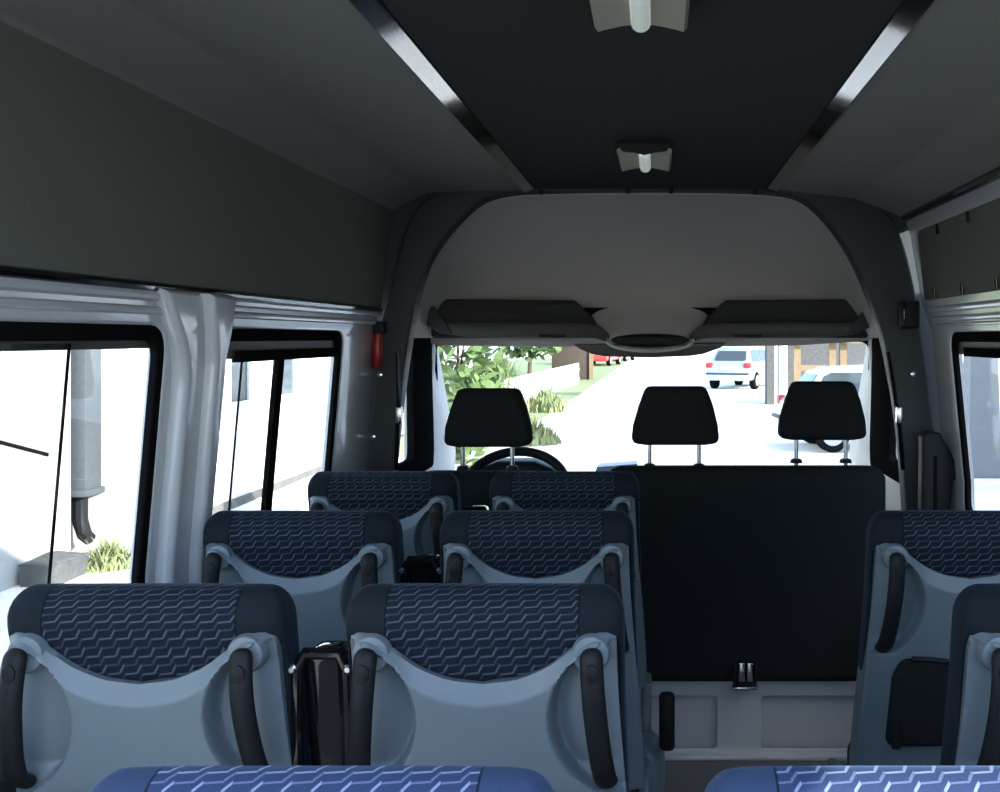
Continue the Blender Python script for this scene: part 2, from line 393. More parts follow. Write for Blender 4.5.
# closing panels between arch and outer skin (dark trim wrapped round the right upper corner)
struct(plate('wall_front', [[(-1.1, 0), (1.08, 0), (1.08, 2.06), (-1.1, 2.06)], [(x * 1.0, z) for x, z in outr][1:-1] + [(P(951, 560, D).x, 0.05), (P(360, 560, D).x, 0.05)]], 0.006, at_depth(D + 0.06), M_TRIMD))
# pale edge moulding along the arch opening (inner, towards the cab)
bm = bmesh.new(); add_tube(bm, [(P(x, y, D + .10).x, D + 0.10, P(x, y, D + .10).z) for x, y in inner[1:-1]], 0.016, 8)
struct(bobj('trim_18', bm, M_TRIML))

# ------------------------------------------------------------------ cab: dome headliner
DA, DF = 4.09, 4.80
arch = []
src = [P(x, y, DA) for x, y in inner[18:-20]]
NT = 60
L = [0.0]
for a, b in zip(src, src[1:]): L.append(L[-1] + (b - a).length)
def arch_at(t):
    s = t * L[-1]
    for i in range(len(src) - 1):
        if s <= L[i + 1] + 1e-9:
            return src[i].lerp(src[i + 1], (s - L[i]) / (L[i + 1] - L[i]))
    return src[-1].copy()
zlow = P(0, 338, DF).z
bm = bmesh.new(); rings = []
xl, xr = P(432, 338, DF).x, P(868, 338, DF).x
NV = 16
for k in range(NV + 1):
    v = k / NV; ring = []
    for j in range(NT + 1):
        t = j / NT; a = arch_at(t)
        a = Vector((a.x * 1.012, a.y, max(a.z + 0.004, zlow)))
        fx = xl + (xr - xl) * (0.5 - 0.5 * math.cos(PI * (0.08 + 0.84 * t)) - 0.0157) / 0.9686
        ez = math.cos(v * PI / 2) ** 0.9; ey = math.sin(v * PI / 2) ** 1.25
        z = zlow + (a.z - zlow) * ez
        x = a.x + (fx - a.x) * v
        ring.append(Vector((x, DA + (DF - DA) * ey, z)))
    rings.append(ring)
loft(bm, rings, close=False, cap=False)
struct(bobj('ceiling.002', bm, M_DOME, angle=180))

# cab sides: door frames with windows, A pillars
def cab_side(s, name, wn):
    X = (lambda z: -1.0) if s < 0 else (lambda z: 0.955)
    off = -1.0 if s < 0 else 0.955
    fn = lambda a, b, c: Vector((off + s * (0.02 + c) + (0.02 if s < 0 else 0.0) * 0 - s * max(0, b - 1.4) * 0.10 + s * max(0, 1.0 - b) * 0.05, a, b))
    win = round_poly([(4.10, 0.95), (4.52, 0.95), (4.50, 1.46), (4.10, 1.50)], [.03, .03, .06, .03])
    struct(plate(name, [[(4.06, 0), (5.5, 0), (5.5, 0.9), (4.85, 1.62), (4.06, 1.75)], win], 0.02, fn, M_TRIML, bevel=0.006, knots=[1.0, 1.4]))
    inn_ = round_poly([(4.13, 0.98), (4.48, 0.98), (4.46, 1.43), (4.13, 1.465)], [.03, .03, .05, .03])
    out_ = round_poly([(4.075, 0.90), (4.88, 0.90), (4.80, 1.50), (4.075, 1.56)], [.03, .03, .14, .03])
    w = struct(plate(wn, [out_, inn_], 0.018, lambda a, b, c: fn(a, b, c) - Vector((s * 0.018, 0, 0)), M_RUB, bevel=0.008, knots=[1.0, 1.4]))
    plate('glass', [inn_], 0.002, lambda a, b, c: fn(a, b, c), M_GLASS, w, knots=[1.0, 1.4])
    bm = bmesh.new()
    add_tube(bm, [fn(4.80, 1.52, 0) , fn(4.92, 1.32, 0) + Vector((s * .01, 0, 0)), fn(5.08, 1.10, 0) + Vector((s * .035, 0, 0)), fn(5.3, 0.9, 0) + Vector((s * .09, 0, 0))], [0.045, 0.035, 0.035, 0.04], 12)
    struct(bobj('trim_19' if s < 0 else 'trim_20', bm, M_TRIML, angle=60))
cab_side(-1, 'wall_left.001', 'window_5')
cab_side(1, 'wall_right.001', 'window_6')
# windscreen with header
ws = struct(plate('window_7', [[(-1.12, 0.74), (1.09, 0.74), (0.94, 1.60), (-0.97, 1.60)], round_poly([(-1.07, 0.79), (1.04, 0.79), (0.935, 1.452), (-0.975, 1.452)], .05)], 0.012,
                  lambda a, b, c: Vector((a, 5.35 - (b - 0.9) * 0.9 + c, b)), M_RUB))
plate('glass', [[(-1.09, 0.77), (1.06, 0.77), (0.95, 1.48), (-0.98, 1.48)]], 0.002, lambda a, b, c: Vector((a, 5.35 - (b - 0.9) * 0.9 + c, b)), M_GLASS, ws)
bm = bmesh.new()
add_tube(bm, [P(x, y, d) for x, y, d in ((424, 336, 4.78), (440, 340, 4.78), (500, 341, 4.80), (655, 342, 4.82), (800, 340, 4.80), (862, 336, 4.78), (884, 330, 4.74))], 0.024, 12, ry=1.0)
struct(bobj('trim_21', bm, M_TRIML, angle=60))
# front scuttle below the windscreen
struct(box('wall_front.001', (-1.05, 5.36, 0), (1.0, 5.42, 0.76), M_BLACK))
struct(plate('wall_front.002', [[(-1.05, 1.5), (1.03, 1.5), (1.03, 2.06), (-1.1, 2.06)]], 0.01, at_depth(4.9), M_WHITE))

# overhead storage pockets
def shelf(label, xs, mirror):
    a, b = xs   # outer, inner pixel columns
    t = thing('overhead_storage_pocket', label, 'storage pocket', P((a + b) / 2, 335, 4.6), 'storage pockets over the windscreen')
    inv = Matrix.Translation(-t.location)
    s = 1 if b > a else -1
    pts = [(a, 338), (a + s * 2, 306), (a + s * 16, 299), (b - s * 30, 300), (b - s * 12, 316), (b, 338)]
    pl = pxs(pts, 4.56)
    c0 = (P(a, 0, 4.56).x + P(b, 0, 4.56).x) / 2; w0 = abs(P(a, 0, 4.56).x - P(b, 0, 4.56).x) / 2
    o = plate('liner', [round_poly(pl, .02)], 0.02, lambda u, v, c: Vector((u, 4.58 + c + 0.03 * (1 - ((u - c0) / w0) ** 2), v)), M_POCKET_SHADE, t, bevel=0.018, bres=3, angle=60); o.matrix_parent_inverse = inv  # solid dark plate; the open pocket's inner shade is put into its colour
    q = [P(a + s * 4, 318, 4.48), P(a + s * 14, 328, 4.46), P(a + s * 40, 330, 4.45), P((a + b) / 2, 330, 4.45), P(b - s * 30, 330, 4.46), P(b - s * 6, 332, 4.5), P(b + s * 2, 337, 4.55)]
    o = tube('lip', q, [.016, .024, .030, .031, .030, .028, .018], mat('lip_cloth', (0.085, 0.083, 0.08), 0.9), t, 12); o.matrix_parent_inverse = inv
    p = P(b - s * 52, 336, 4.415)
    o = box('slot', p + Vector((-0.055, -0.004, -0.006)), p + Vector((0.055, 0.01, 0.006)), M_BLACK, t, 0.005); o.matrix_parent_inverse = inv
    bm = bmesh.new()
    e = [(a - s * 3, 325), (a - s * 1, 310), (a + s * 3, 305), (a + s * 14, 320), (a + s * 24, 334), (a + s * 12, 334)]
    o = plate('end_bracket', [round_poly(pxs(e, 4.44), .008)], 0.012, at_depth(4.44), M_TRIMD, t, bevel=0.006); o.matrix_parent_inverse = inv
shelf('open dark storage pocket above the windscreen over the steering wheel', (430, 604), 1)
shelf('open dark storage pocket above the windscreen beside the right arch pillar', (870, 696), -1)

# overhead console
t = thing('overhead_console', 'bulging pale console with oval recess at the windscreen top centre', 'console', P(650, 340, 4.5))
inv = Matrix.Translation(-t.location)
bm = bmesh.new(); rings = []
for py, hw, d in ((286, 92, 4.74), (298, 82, 4.715), (308, 72, 4.685), (318, 63, 4.64), (328, 56, 4.58), (337, 50, 4.54), (345, 44, 4.53), (350, 37, 4.55), (352, 30, 4.60), (352, 22, 4.70)):
    ring = []
    for j in range(25):
        u = -1 + 2 * j / 24
        flare = 1.0
        ring.append(P(650 + hw * flare * u, py - (abs(u) ** 3) * 9 * smooth((py - 300) / 30), d + 0.13 * abs(u) ** 3))
    rings.append(ring)
loft(bm, rings, close=False, cap=False)
o = bobj('body', bm, M_DOME, t, angle=180); o.matrix_parent_inverse = inv
pts = [(650 + 40 * math.cos(a * PI / 16), 340 + (8 if math.sin(a * PI / 16) > 0 else 6.5) * math.sin(a * PI / 16)) for a in range(32)]
o = plate('recess', [pxs(pts, 4.42)], 0.008, lambda a, b, c: Vector((a, 4.50 + c + 0.45 * (a - P(650, 0, 4.42).x) ** 2, b)), M_BLACK, t, bevel=0.004); o.matrix_parent_inverse = inv
pts = [P(650 + 43 * math.cos(a * PI / 16), 341 + 10 * math.sin(a * PI / 16), 4.475 + 0.03 * math.cos(a * PI / 16) ** 2) for a in range(-1, 18)]
o = tube('rim', pts, 0.007, M_TRIML, t, 8); o.matrix_parent_inverse = inv

# mirror
t = thing('rear_view_mirror', 'wide dark rear view mirror behind the overhead console', 'mirror', P(650, 350, 4.72))
inv = Matrix.Translation(-t.location)
mp = pxs([(573, 344), (727, 343), (720, 348), (703, 354), (690, 356), (650, 357.5), (605, 356.5), (592, 354), (580, 349)], 4.72)
o = plate('housing', [mp], 0.012, at_depth(4.725), mat('mirror_back', (0.06, 0.055, 0.05), 0.4), t, bevel=0.006); o.matrix_parent_inverse = inv
o = tube('stem', [P(650, 350, 4.74), P(650, 338, 4.80)], 0.012, M_BLACK, t); o.matrix_parent_inverse = inv

# dashboard, steering wheel, sheet of paper
t = thing('dashboard', 'black dashboard below the windscreen behind the front seats', 'dashboard', (0, 4.9, 0.8))
inv = Matrix.Translation(-t.location)
bm = bmesh.new()
prof = [(5.36, 0.76), (5.0, 0.80), (4.85, 0.80), (4.76, 0.76), (4.74, 0.70), (4.85, 0.45), (5.36, 0.40)]
loft(bm, [[Vector((x, y, z)) for y, z in round_poly(prof, .04)] for x in (-0.99, -0.3, 0.3, 0.93)])
o = bobj('body', bm, M_BLACK, t); o.matrix_parent_inverse = inv
p = P(515, 476, 4.75)
o = plate('binnacle', [round_poly([(p.x - .19, .78), (p.x + .19, .78), (p.x + .17, .90), (p.x + .08, .935), (p.x - .08, .935), (p.x - .17, .90)], .03)], 0.08, at_depth(4.85), M_BLACK, t, bevel=.02); o.matrix_parent_inverse = inv
wc = P(515, 490, 4.42)
t = thing('steering_wheel', 'black steering wheel rim showing beyond the driver headrest', 'steering wheel', wc)
t.rotation_euler = (math.radians(-48), 0, 0)
bm = bmesh.new(); R_ = 0.208
add_tube(bm, [(R_ * math.cos(a * PI / 24), 0, R_ * math.sin(a * PI / 24)) for a in range(48)] + [(R_, 0, 0)], 0.020, 12, up=Vector((0, 1, 0)), caps=False)
bmesh.ops.remove_doubles(bm, verts=bm.verts, dist=1e-4); bobj('rim', bm, M_BLACK, t, angle=180)
bm = bmesh.new(); add_tube(bm, [(0, -.02, 0), (0, .0, 0), (0, .05, 0)], [0.05, .075, .06], 20); bobj('hub', bm, M_BLACK, t)
for a in (0, 180, 270):
    ca, sa = math.cos(math.radians(a)), math.sin(math.radians(a))
    tube('spoke', [(0.05 * ca, 0.01, 0.05 * sa), (0.2 * ca, 0, 0.2 * sa)], 0.018, M_BLACK, t, 8, ry=.5)
tube('column', [(0, .04, 0), (0, .30, 0)], .035, M_BLACK, t)
bm = bmesh.new()
q = [P(590, 484, 4.98), P(597, 467, 4.98), P(637, 464, 4.98), P(637, 484, 4.98)]
q2 = [v + Vector((0, 0.15, 0)) for v in q]
loft(bm, [q, q2]); tag(bobj('paper_sheet', bm, M_PAPER, None), 'pale bluish sheet on the dashboard left of the front bench', 'paper')

# ------------------------------------------------------------------ passenger seats
TOP = 1.10; LEAN = math.tan(math.radians(9.5))
def yb(z): return (TOP - z) * LEAN          # y of the back surface at height z
BT = [(0, -.137), (.05, -.131), (.094, -.112), (.131, -.082), (.155, -.0635), (.170, -.0605), (.192, -.064), (.21, -.07)]
def bound(x):
    x = abs(x)
    # smooth interpolation (average of nearby samples)
    return sum(interp(BT, x + k * 0.006) for k in (-2, -1, 0, 1, 2)) / 5 if x > 0.012 else interp(BT, x)
def shell_hw(d): return 0.190 + 0.030 * smooth((d - 0.05) / 0.58)
def make_seat():
    root = thing('passenger_seat', '-', 'seat')
    # backrest foam: horizontal rounded sections from top to bottom
    bm = bmesh.new(); rings = []
    ds = [0.0, 0.002, 0.006, 0.012, 0.02, 0.03, 0.042, 0.056, 0.068, 0.08, 0.09, 0.10, 0.11, 0.12, 0.13, 0.14, 0.15, 0.165, 0.2, 0.3, 0.4, 0.5, 0.62]
    for d in ds:
        z = TOP - d
        r1, r2 = 0.050, 0.060
        k1 = 1 - math.sqrt(max(0, 1 - ((r1 - min(d, r1)) / r1) ** 2)); k2 = 1 - math.sqrt(max(0, 1 - ((r2 - min(d, r2)) / r2) ** 2))
        hw = 0.201 - 0.034 * k1 + 0.008 * smooth((d - 0.1) / 0.4)
        y0 = yb(z) + 0.058 * k2 + 0.004 + 0.005 * smooth((d - 0.05) / .06); y1 = yb(z) + 0.115 - 0.05 * k2 + 0.03 * smooth(d / 0.6)
        ym = (y0 + y1) / 2; hy = max((y1 - y0) / 2, 0.004); ring = []
        for j in range(88):
            a = 2 * PI * j / 88; c, s = math.cos(a), math.sin(a)
            ex = 0.42
            px = hw * math.copysign(abs(c) ** ex, c); py = hy * math.copysign(abs(s) ** ex, s)
            # slight bulge of the centre panel
            if py < 0:      # tuck the foam in behind the moulded shell
                py += 0.050 * smooth((d + bound(px) - 0.004) / 0.022) * smooth((0.200 - abs(px)) / 0.02)
            ring.append(Vector((px, ym + py, z)))
        rings.append(ring)
    loft(bm, rings)
    bobj('backrest', bm, M_FAB, root, angle=80)
    # moulded shell
    bm = bmesh.new(); NU, NVV = 150, 130; rows = []
    zb = -0.62
    for i in range(NVV + 1):
        v = i / NVV; row = []
        for j in range(NU + 1):
            u = -1 + 2 * j / NU; u = math.copysign(abs(u) ** 0.92, u)
            xx = u * 0.192; b = bound(xx); z = b + (zb - b) * (v ** 1.05)
            x = u * shell_hw(-z); ax = abs(x); e = 0.006
            below = b - z
            lipw = 0.030 * (1 - 0.55 * smooth((ax - 0.08) / 0.08))
            e += 0.017 * min(1, below / lipw) - 0.003
            e -= 0.038 * smooth((ax - 0.140) / 0.068) ** 1.5          # edges wrap forward
            q = (z + 0.188) / 0.118
            if abs(q) < 1:
                xin = 0.200 - 0.108 * math.sqrt(1 - q * q)
                st = smooth((ax - xin) / 0.013)
                e -= st * 0.044 * (1 - 0.9 * max(0, min(1, (ax - xin) / (0.205 - xin + 1e-4))) ** 1.6) * min(1, 2.2 * (1 - abs(q)) + 0.25)
            # small raised welt along the upper ear
            e += 0.004 * math.exp(-((below - 0.010) / 0.004) ** 2) * smooth((ax - 0.15) / 0.02)
            row.append(bm.verts.new((x, yb(TOP + z) - e, TOP + z)))
        rows.append(row)
    for a, b in zip(rows, rows[1:]):
        for j in range(NU): bm.faces.new((a[j], a[j + 1], b[j + 1], b[j]))
    edges = [e for e in bm.edges if e.is_boundary]
    r = bmesh.ops.extrude_edge_only(bm, edges=edges)
    for vv in r['geom']:
        if isinstance(vv, bmesh.types.BMVert):
            vv.co.y += 0.026 if abs(vv.co.x) < 0.185 else 0.075
    bobj('shell', bm, M_SHELL, root, angle=50)
    # grab handles
    for s in (-1, 1):
        hp = [(.156, .020, -.079), (.157, .028, -.087), (.158, .037, -.108), (.161, .046, -.150), (.165, .046, -.195), (.170, .040, -.240), (.174, .026, -.272), (.176, .004, -.288)]
        # smooth the path
        pts = []
        for i in range(len(hp) - 1):
            p0 = Vector(hp[max(i - 1, 0)]); p1 = Vector(hp[i]); p2 = Vector(hp[i + 1]); p3 = Vector(hp[min(i + 2, len(hp) - 1)])
            for k in range(4):
                t_ = k / 4
                pts.append(0.5 * ((2 * p1) + (p2 - p0) * t_ + (2 * p0 - 5 * p1 + 4 * p2 - p3) * t_ ** 2 + (3 * p1 - p0 - 3 * p2 + p3) * t_ ** 3))
        pts.append(Vector(hp[-1]))
        W = [Vector((s * a, yb(TOP + c) - b, TOP + c)) for a, b, c in pts]
        h = tube('handle', W, [0.0165 * math.sqrt(max(.02, 1 - max(0, 1 - (i_ + .3) / 6) ** 2)) for i_ in range(len(W))], M_BLACK, root, 16, ry=0.72, up=Vector((0, 1, 0)))
        # oval cap near the top of the bar
        c = W[8]; bm = bmesh.new()
        rg = []
        for rr, dy in ((1.0, -0.010), (0.96, -0.0128), (0.85, -0.0134)):
            rg.append([Vector((c.x + 0.0095 * rr * math.cos(2 * PI * j / 20), c.y + dy, c.z + 0.014 * rr * math.sin(2 * PI * j / 20))) for j in range(20)])
        loft(bm, rg); bobj('cap', bm, M_BLACK, h)
        # collar round the upper foot of the bar
        bm = bmesh.new(); rg = []
        zc = TOP - .090; yc = yb(zc)
        for rr, dy in ((0.0275, 0.02), (0.027, -0.006), (0.0245, -0.011), (0.018, -0.013)):
            rg.append([Vector((s * .155 + rr * math.cos(2 * PI * j / 28), yc + dy, zc + 1.05 * rr * math.sin(2 * PI * j / 28))) for j in range(28)])
        loft(bm, rg); bobj('collar', bm, M_SHELL, root)
    # map pocket
    pk = round_poly([(-.168, -.500), (.168, -.500), (.158, -.345), (.140, -.306), (0.03, -.310), (-0.03, -.310), (-.140, -.306), (-.158, -.345)], [.02, .02, .03, .03, .05, .05, .03, .03])
    pkt = plate('map_pocket', [pk], 0.011, lambda a, b, c: Vector((a, yb(TOP + b) - 0.026 + c, TOP + b)), M_DFAB, root, bevel=0.008, bres=3)
    for s in (-1, 1):
        tube('elastic_end', [Vector((s * .148, yb(TOP - k) - .040, TOP - k)) for k in (.44, .47, .50)], [.008, .012, .010], M_BLACK, pkt, 10)
    bmp = [Vector((x, yb(TOP - .309) - .034, TOP - .309 - .004 * math.cos(x * 26))) for x in [-.12 + .24 * i / 12 for i in range(13)]]
    tube('pocket_hem', bmp, 0.006, M_BLACK, pkt, 8)
    # cushion, side covers, pedestal, levers
    bm = bmesh.new(); add_box(bm, (-.172, .22, .36), (.172, .54, .46), .04, 4); bobj('seat_cushion', bm, M_FAB, root)
    for s in (-1, 1):
        cv = round_poly([(.16, .20), (.42, .22), (.50, .34), (.44, .43), (.20, .47), (.14, .38)], .05)
        plate('side_cover', [cv], .014, lambda a, b, c: Vector((s * .218 + c, a, b)), M_SHELL, root, bevel=.010, bres=3)
    bm = bmesh.new(); add_box(bm, (-.16, .22, .30), (.16, .60, .36), .01); bobj('frame', bm, M_BLACK, root)
    for s in (-1, 1):
        bm = bmesh.new(); add_tube(bm, [(s * .13, .28, .30), (s * .13, .26, .02), (s * .13, .25, 0)], [.022, .022, .04], 10)
        bobj('leg', bm, M_BLACK, root)
        bm = bmesh.new(); add_tube(bm, [(s * .13, .54, .30), (s * .13, .54, .02), (s * .13, .54, 0)], [.022, .022, .04], 10)
        bobj('leg', bm, M_BLACK, root)
    for ch in root.children_recursive:
        for v in ch.data.vertices: v.co.x *= 1.03
    return root

D0, D1, D2, D3 = [d - 0.045 for d in (0.947, 1.636, 2.339, 3.035)]
XW, XA = -0.758, -0.256
proto = make_seat()
seats = [
    (XW, D1, 'grey backed seat in front row of view beside left window, blue zigzag top', 'w1'),
    (XA, D1, 'largest fully visible aisle seat, grey shell with blue zigzag top and two black handles', 'a1'),
    (XW, D2, 'middle row window seat on the left, half hidden behind nearer window seat', 'w2'),
    (XA, D2, 'middle row aisle seat on the left with patterned top above the big aisle seat', 'a2'),
    (XW, D3, 'farthest left window seat, close to the dark arch pillar', 'w3'),
    (XA, D3, 'farthest aisle seat in front of the steering wheel, grey ears showing', 'a3'),
    (0.660, D2, 'single right hand seat with black map pocket standing by the front bench', 'r2'),
    (0.658, D1, 'seat cut by the right edge of the photo, one handle at its left', 'r1'),
    (-0.295, D0, 'nearest seat at bottom left, only its bright blue zigzag top showing', 'b0'),
    (0.245, D0, 'nearest seat at bottom right, blue zigzag top with white sunlit patch', 'b1'),
]
seat_of = {}
for i, (x, y, lab, key) in enumerate(seats):
    o = proto if i == 0 else copy_tree(proto)
    o.location = (x, y, -0.009 if key[0] == 'b' else 0); o['label'] = lab; o['category'] = 'seat'; o['group'] = 'passenger seats in rows'
    seat_of[key] = o
    if key[0] == 'b':       # same fabric; skylight on the nearest row is put into a brighter colour
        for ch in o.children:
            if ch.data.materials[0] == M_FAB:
                ch.data = ch.data.copy(); ch.data.materials[0] = M_FAB_LIT
# folded armrests between window and aisle seats: a part of the window seat
def folded_armrest(root):
    xl_, xr_ = 0.222, 0.280
    y = 0.075
    pts = round_poly([(xl_, 0.52), (xr_, 0.52), (xr_ + .004, 0.995), (xl_ - .004, 0.995)], [.01, .01, .022, .022])
    a = plate('folded_armrest', [pts], 0.035, lambda u, v, c: Vector((u, y + .036 + c + (1.0 - v) * .18, v)), M_GLOSSB, root, bevel=0.012, bres=3)
    bm = bmesh.new()
    add_tube(bm, [(xl_ - .012, y + .03, .50), (xl_ - .010, y - .0, .90), (xl_ - .008, y - .002, .97), (xl_ + .004, y, .992), (xr_ - .004, y, .992), (xr_ + .008, y - .002, .97), (xr_ + .010, y, .90), (xr_ + .012, y + .03, .50)], .010, 10, up=Vector((0, 1, 0)))
    bobj('hoop', bm, M_GLOSSB, a)
    for xx in (xl_ - .013, xr_ + .013):
        bm = bmesh.new(); add_tube(bm, [(xx, y - .004, .972), (xx, y - .014, .972), (xx, y - .017, .972)], [.0075, .0075, .004], 12); bobj('screw', bm, M_STEEL, a)
for k in ('w1', 'w2', 'w3'): folded_armrest(seat_of[k])
# aisle side levers of two seats
for k in ('a2', 'a3'):
    r = seat_of[k]
    box('aisle_lever', (.262, .02, .335), (.305, .06, .495), M_BLACK, r, .014, 3)
    bm = bmesh.new()
    loft(bm, [[Vector((.228 + w * math.cos(a * PI / 14), .10 + .09 * (w / .05) * math.sin(a * PI / 14), z)) for a in range(28)] for z, w in ((.08, .02), (.12, .034), (.18, .046), (.25, .052), (.30, .050), (.335, .040), (.352, .026), (.358, .012))])
    bobj('hinge_cover', bm, M_SHELL, r)

# ------------------------------------------------------------------ front seats
def headrest_into(root, px, py, d, slack=0.0, zpost=None):
    pts = [(px - 44.5, py + 28), (px - 43, py + 10), (px - 37, py - 10), (px - 30, py - 29), (px + 31, py - 29), (px + 38, py - 10), (px + 43, py + 10), (px + 44.5, py + 28), (px + 30, py + 30), (px - 30, py + 30)]
    lp = pxs(pts, d); c0 = P(px, py, d)
    lp = round_poly([(a - root.location.x, b) for a, b in lp], [.03, .02, .03, .03, .03, .03, .02, .03, .03, .03])
    y0 = d - root.location.y
    h = plate('headrest', [lp], 0.055, lambda a, b, c: Vector((a, y0 + 0.055 + c + 0.10 * (b - c0.z) ** 1 * -0.3, b - root.location.z)), M_DFAB, root, bevel=0.030, bres=5, angle=80)
    for s in (-26, 24):
        p = P(px + s, py + 28, d); q = P(px + s, py + 60, d)
        tube('post', [(p.x - root.location.x, y0 + .05, p.z - root.location.z), (p.x - root.location.x, y0 + .05, q.z - root.location.z)], 0.0075, M_STEEL, h, 10)
        bm = bmesh.new(); b = Vector((p.x - root.location.x, y0 + .05, P(0, py + 53.5, d).z - root.location.z))
        add_tube(bm, [b, b + Vector((0, 0, .012)), b + Vector((0, 0, .016))], [.022, .020, .012], 14); bobj('guide', bm, M_BLACK, h)
def cushion_back(name, x0, x1, z0, z1, y, th, root, m, lean=.10, hw_top=.03):
    bm = bmesh.new(); rings = []
    H = z1 - z0; cx = (x0 + x1) / 2; W = (x1 - x0) / 2
    for k in range(15):
        v = [0, .004, .012, .025, .045, .07, .12, .25, .45, .65, .8, .9, .95, .985, 1][k]
        z = z0 + H * v
        t_ = 1 - v
        sh = 0.045 * (1 - math.sqrt(max(0, 1 - max(0, 1 - t_ * H / .045) ** 2))) if t_ * H < .045 else 0
        sb = 0.03 * (1 - math.sqrt(max(0, 1 - max(0, 1 - v * H / .03) ** 2))) if v * H < .03 else 0
        w = W - sh - sb - hw_top * v ** 2; hy = th / 2 - 0.8 * sh - .8 * sb
        hy = max(hy, .01)
        yc = y + th / 2 + (z1 - z) * lean
        ring = []
        for j in range(64):
            a = 2 * PI * j / 64; c, s = math.cos(a), math.sin(a)
            ring.append(Vector((cx + w * math.copysign(abs(c) ** .28, c), yc + hy * math.copysign(abs(s) ** .45, s), z)))
        rings.append(ring)
    loft(bm, rings)
    return bobj(name, bm, m, root, angle=80)
DP = 3.80
bench = thing('front_bench_seat', 'wide black double bench seat with two headrests on a white steel base', 'bench seat', (0.31, DP, 0))
cushion_back('backrest', -0.485, 0.490, 0.270, 1.020, 0.0, 0.13, bench, M_DFAB, lean=.03, hw_top=.0)
headrest_into(bench, 675.5, 416, 3.86); headrest_into(bench, 824, 411, 3.86)
# white pressed base box with two recessed panels
bm = plate_mesh([rect(-.50, 0.0, .49, .295), rect(-.43, .03, -.100, .215, .02), rect(.055, .03, .43, .215, .02)], .006, .004, 2)
for v in bm.verts: v.co = Vector((v.co.x, .06 + v.co.z, v.co.y))
add_box(bm, (-.50, .078, 0), (.49, .50, .295), .005)
base = bobj('base', bm, M_BASE, bench)
bm = bmesh.new(); add_box(bm, (-.51, .035, .285), (.50, .5, .300), .006); bobj('top_flange', bm, M_BASE, bench)
bm = bmesh.new(); add_box(bm, (-.52, .02, 0), (.50, .10, .018), .006); bobj('foot_flange', bm, M_BASE, bench)
bm = bmesh.new(); add_box(bm, (-.20, .10, .29), (.49, .60, .42), .04, 3); bobj('seat_cushion', bm, M_DFAB, bench)
la = box('latch', (-.045, .005, .262), (.035, .05, .300), M_BLACK, bench, .006)
box('bracket', (-.045, -.012, .295), (-.033, .02, .345), M_BLACK, la, .003); box('bracket', (.026, -.012, .295), (.038, .02, .345), M_BLACK, la, .003)
box('plate', (-.029, -.012, .285), (-.006, .02, .350), M_STEEL, la, .004); box('plate', (-.001, -.012, .285), (.022, .02, .350), M_STEEL, la, .004)
box('catch', (-.05, -.004, .255), (.04, .03, .264), M_STEEL, la, .003)

drv = thing('driver_seat', 'black driver seat with headrest in front of the steering wheel', 'seat', (-0.62, 3.82, 0))
cushion_back('backrest', -0.26, 0.26, 0.35, 1.00, 0.0, 0.13, drv, M_DFAB, lean=.03)
headrest_into(drv, 486.5, 418, 3.90)
bm = bmesh.new(); add_box(bm, (-.25, .10, .30), (.25, .60, .44), .04, 3); bobj('seat_cushion', bm, M_DFAB, drv)
bm = bmesh.new(); add_box(bm, (-.22, .10, 0), (.22, .50, .30), .01); bobj('base', bm, M_BLACK, drv)

# ------------------------------------------------------------------ ceiling lamps
def lamp(y0, y1, cx, label):
    t = thing('ceiling_lamp', label, 'lamp', (cx, (y0 + y1) / 2, ZR + .004), 'ceiling lamps')
    hl = (y1 - y0) / 2; zz = -0.010
    bm = bmesh.new(); add_box(bm, (-.052, -hl + .01, -.016), (.052, hl - .01, 0.0), .005); bobj('base', bm, M_BLACK, t)
    for s in (-1, 1):
        bm = bmesh.new(); rings = []
        for k in range(7):
            v = -1 + 2 * k / 6
            ring = []
            xs = [0.016, 0.03, 0.045, 0.06, 0.07, 0.076]
            for x in xs:   # underside
                u = (x - .016) / .06
                ly = hl * (1 - 0.06 * math.sin(u * PI) + .04 * u)
                ring.append(Vector((s * x, v * ly, zz - 0.020 - 0.012 * u + (.010 if u > .95 else 0))))
            for x in xs[::-1]:
                u = (x - .016) / .06
                ly = hl * (1 - 0.06 * math.sin(u * PI) + .04 * u)
                ring.append(Vector((s * x, v * ly, zz - 0.010 + (0 if u < .95 else -.006))))
            rings.append(ring)
        loft(bm, rings); bobj('wing', bm, M_LAMP, t, angle=40)
    bm = bmesh.new()
    add_tube(bm, [(0, -hl * .98, zz - .020), (0, -hl * .94, zz - .020), (0, hl * .90, zz - .020), (0, hl * .95, zz - .018)], [.012, .0165, .0165, .012], 20)
    bobj('tube', bm, M_TUBE, t)
    pts = [(-.078, -.006), (-.06, -.030), (-.03, -.034), (0, -.040), (.03, -.034), (.06, -.030), (.078, -.006), (.05, 0.0), (-.05, 0.0)]
    plate('end_cap', [round_poly(pts, .008)], .006, lambda a, b, c: Vector((a, -hl - .004 + c, b)), M_BLACK, t, bevel=.003)
    bm = bmesh.new(); add_tube(bm, [(-.06, -hl - .001, -.008), (.06, -hl - .001, -.008)], .006, 8); bobj('seam', bm, M_GLOSSB, t)
lamp(1.50, 1.80, (640.5 - VX) / F * 1.75, 'large near ceiling lamp, beige wings beside a bright tube, at the top edge')
lamp(3.02, 3.31, (645 - VX) / F * 3.2, 'small far ceiling lamp near the pale front arch')

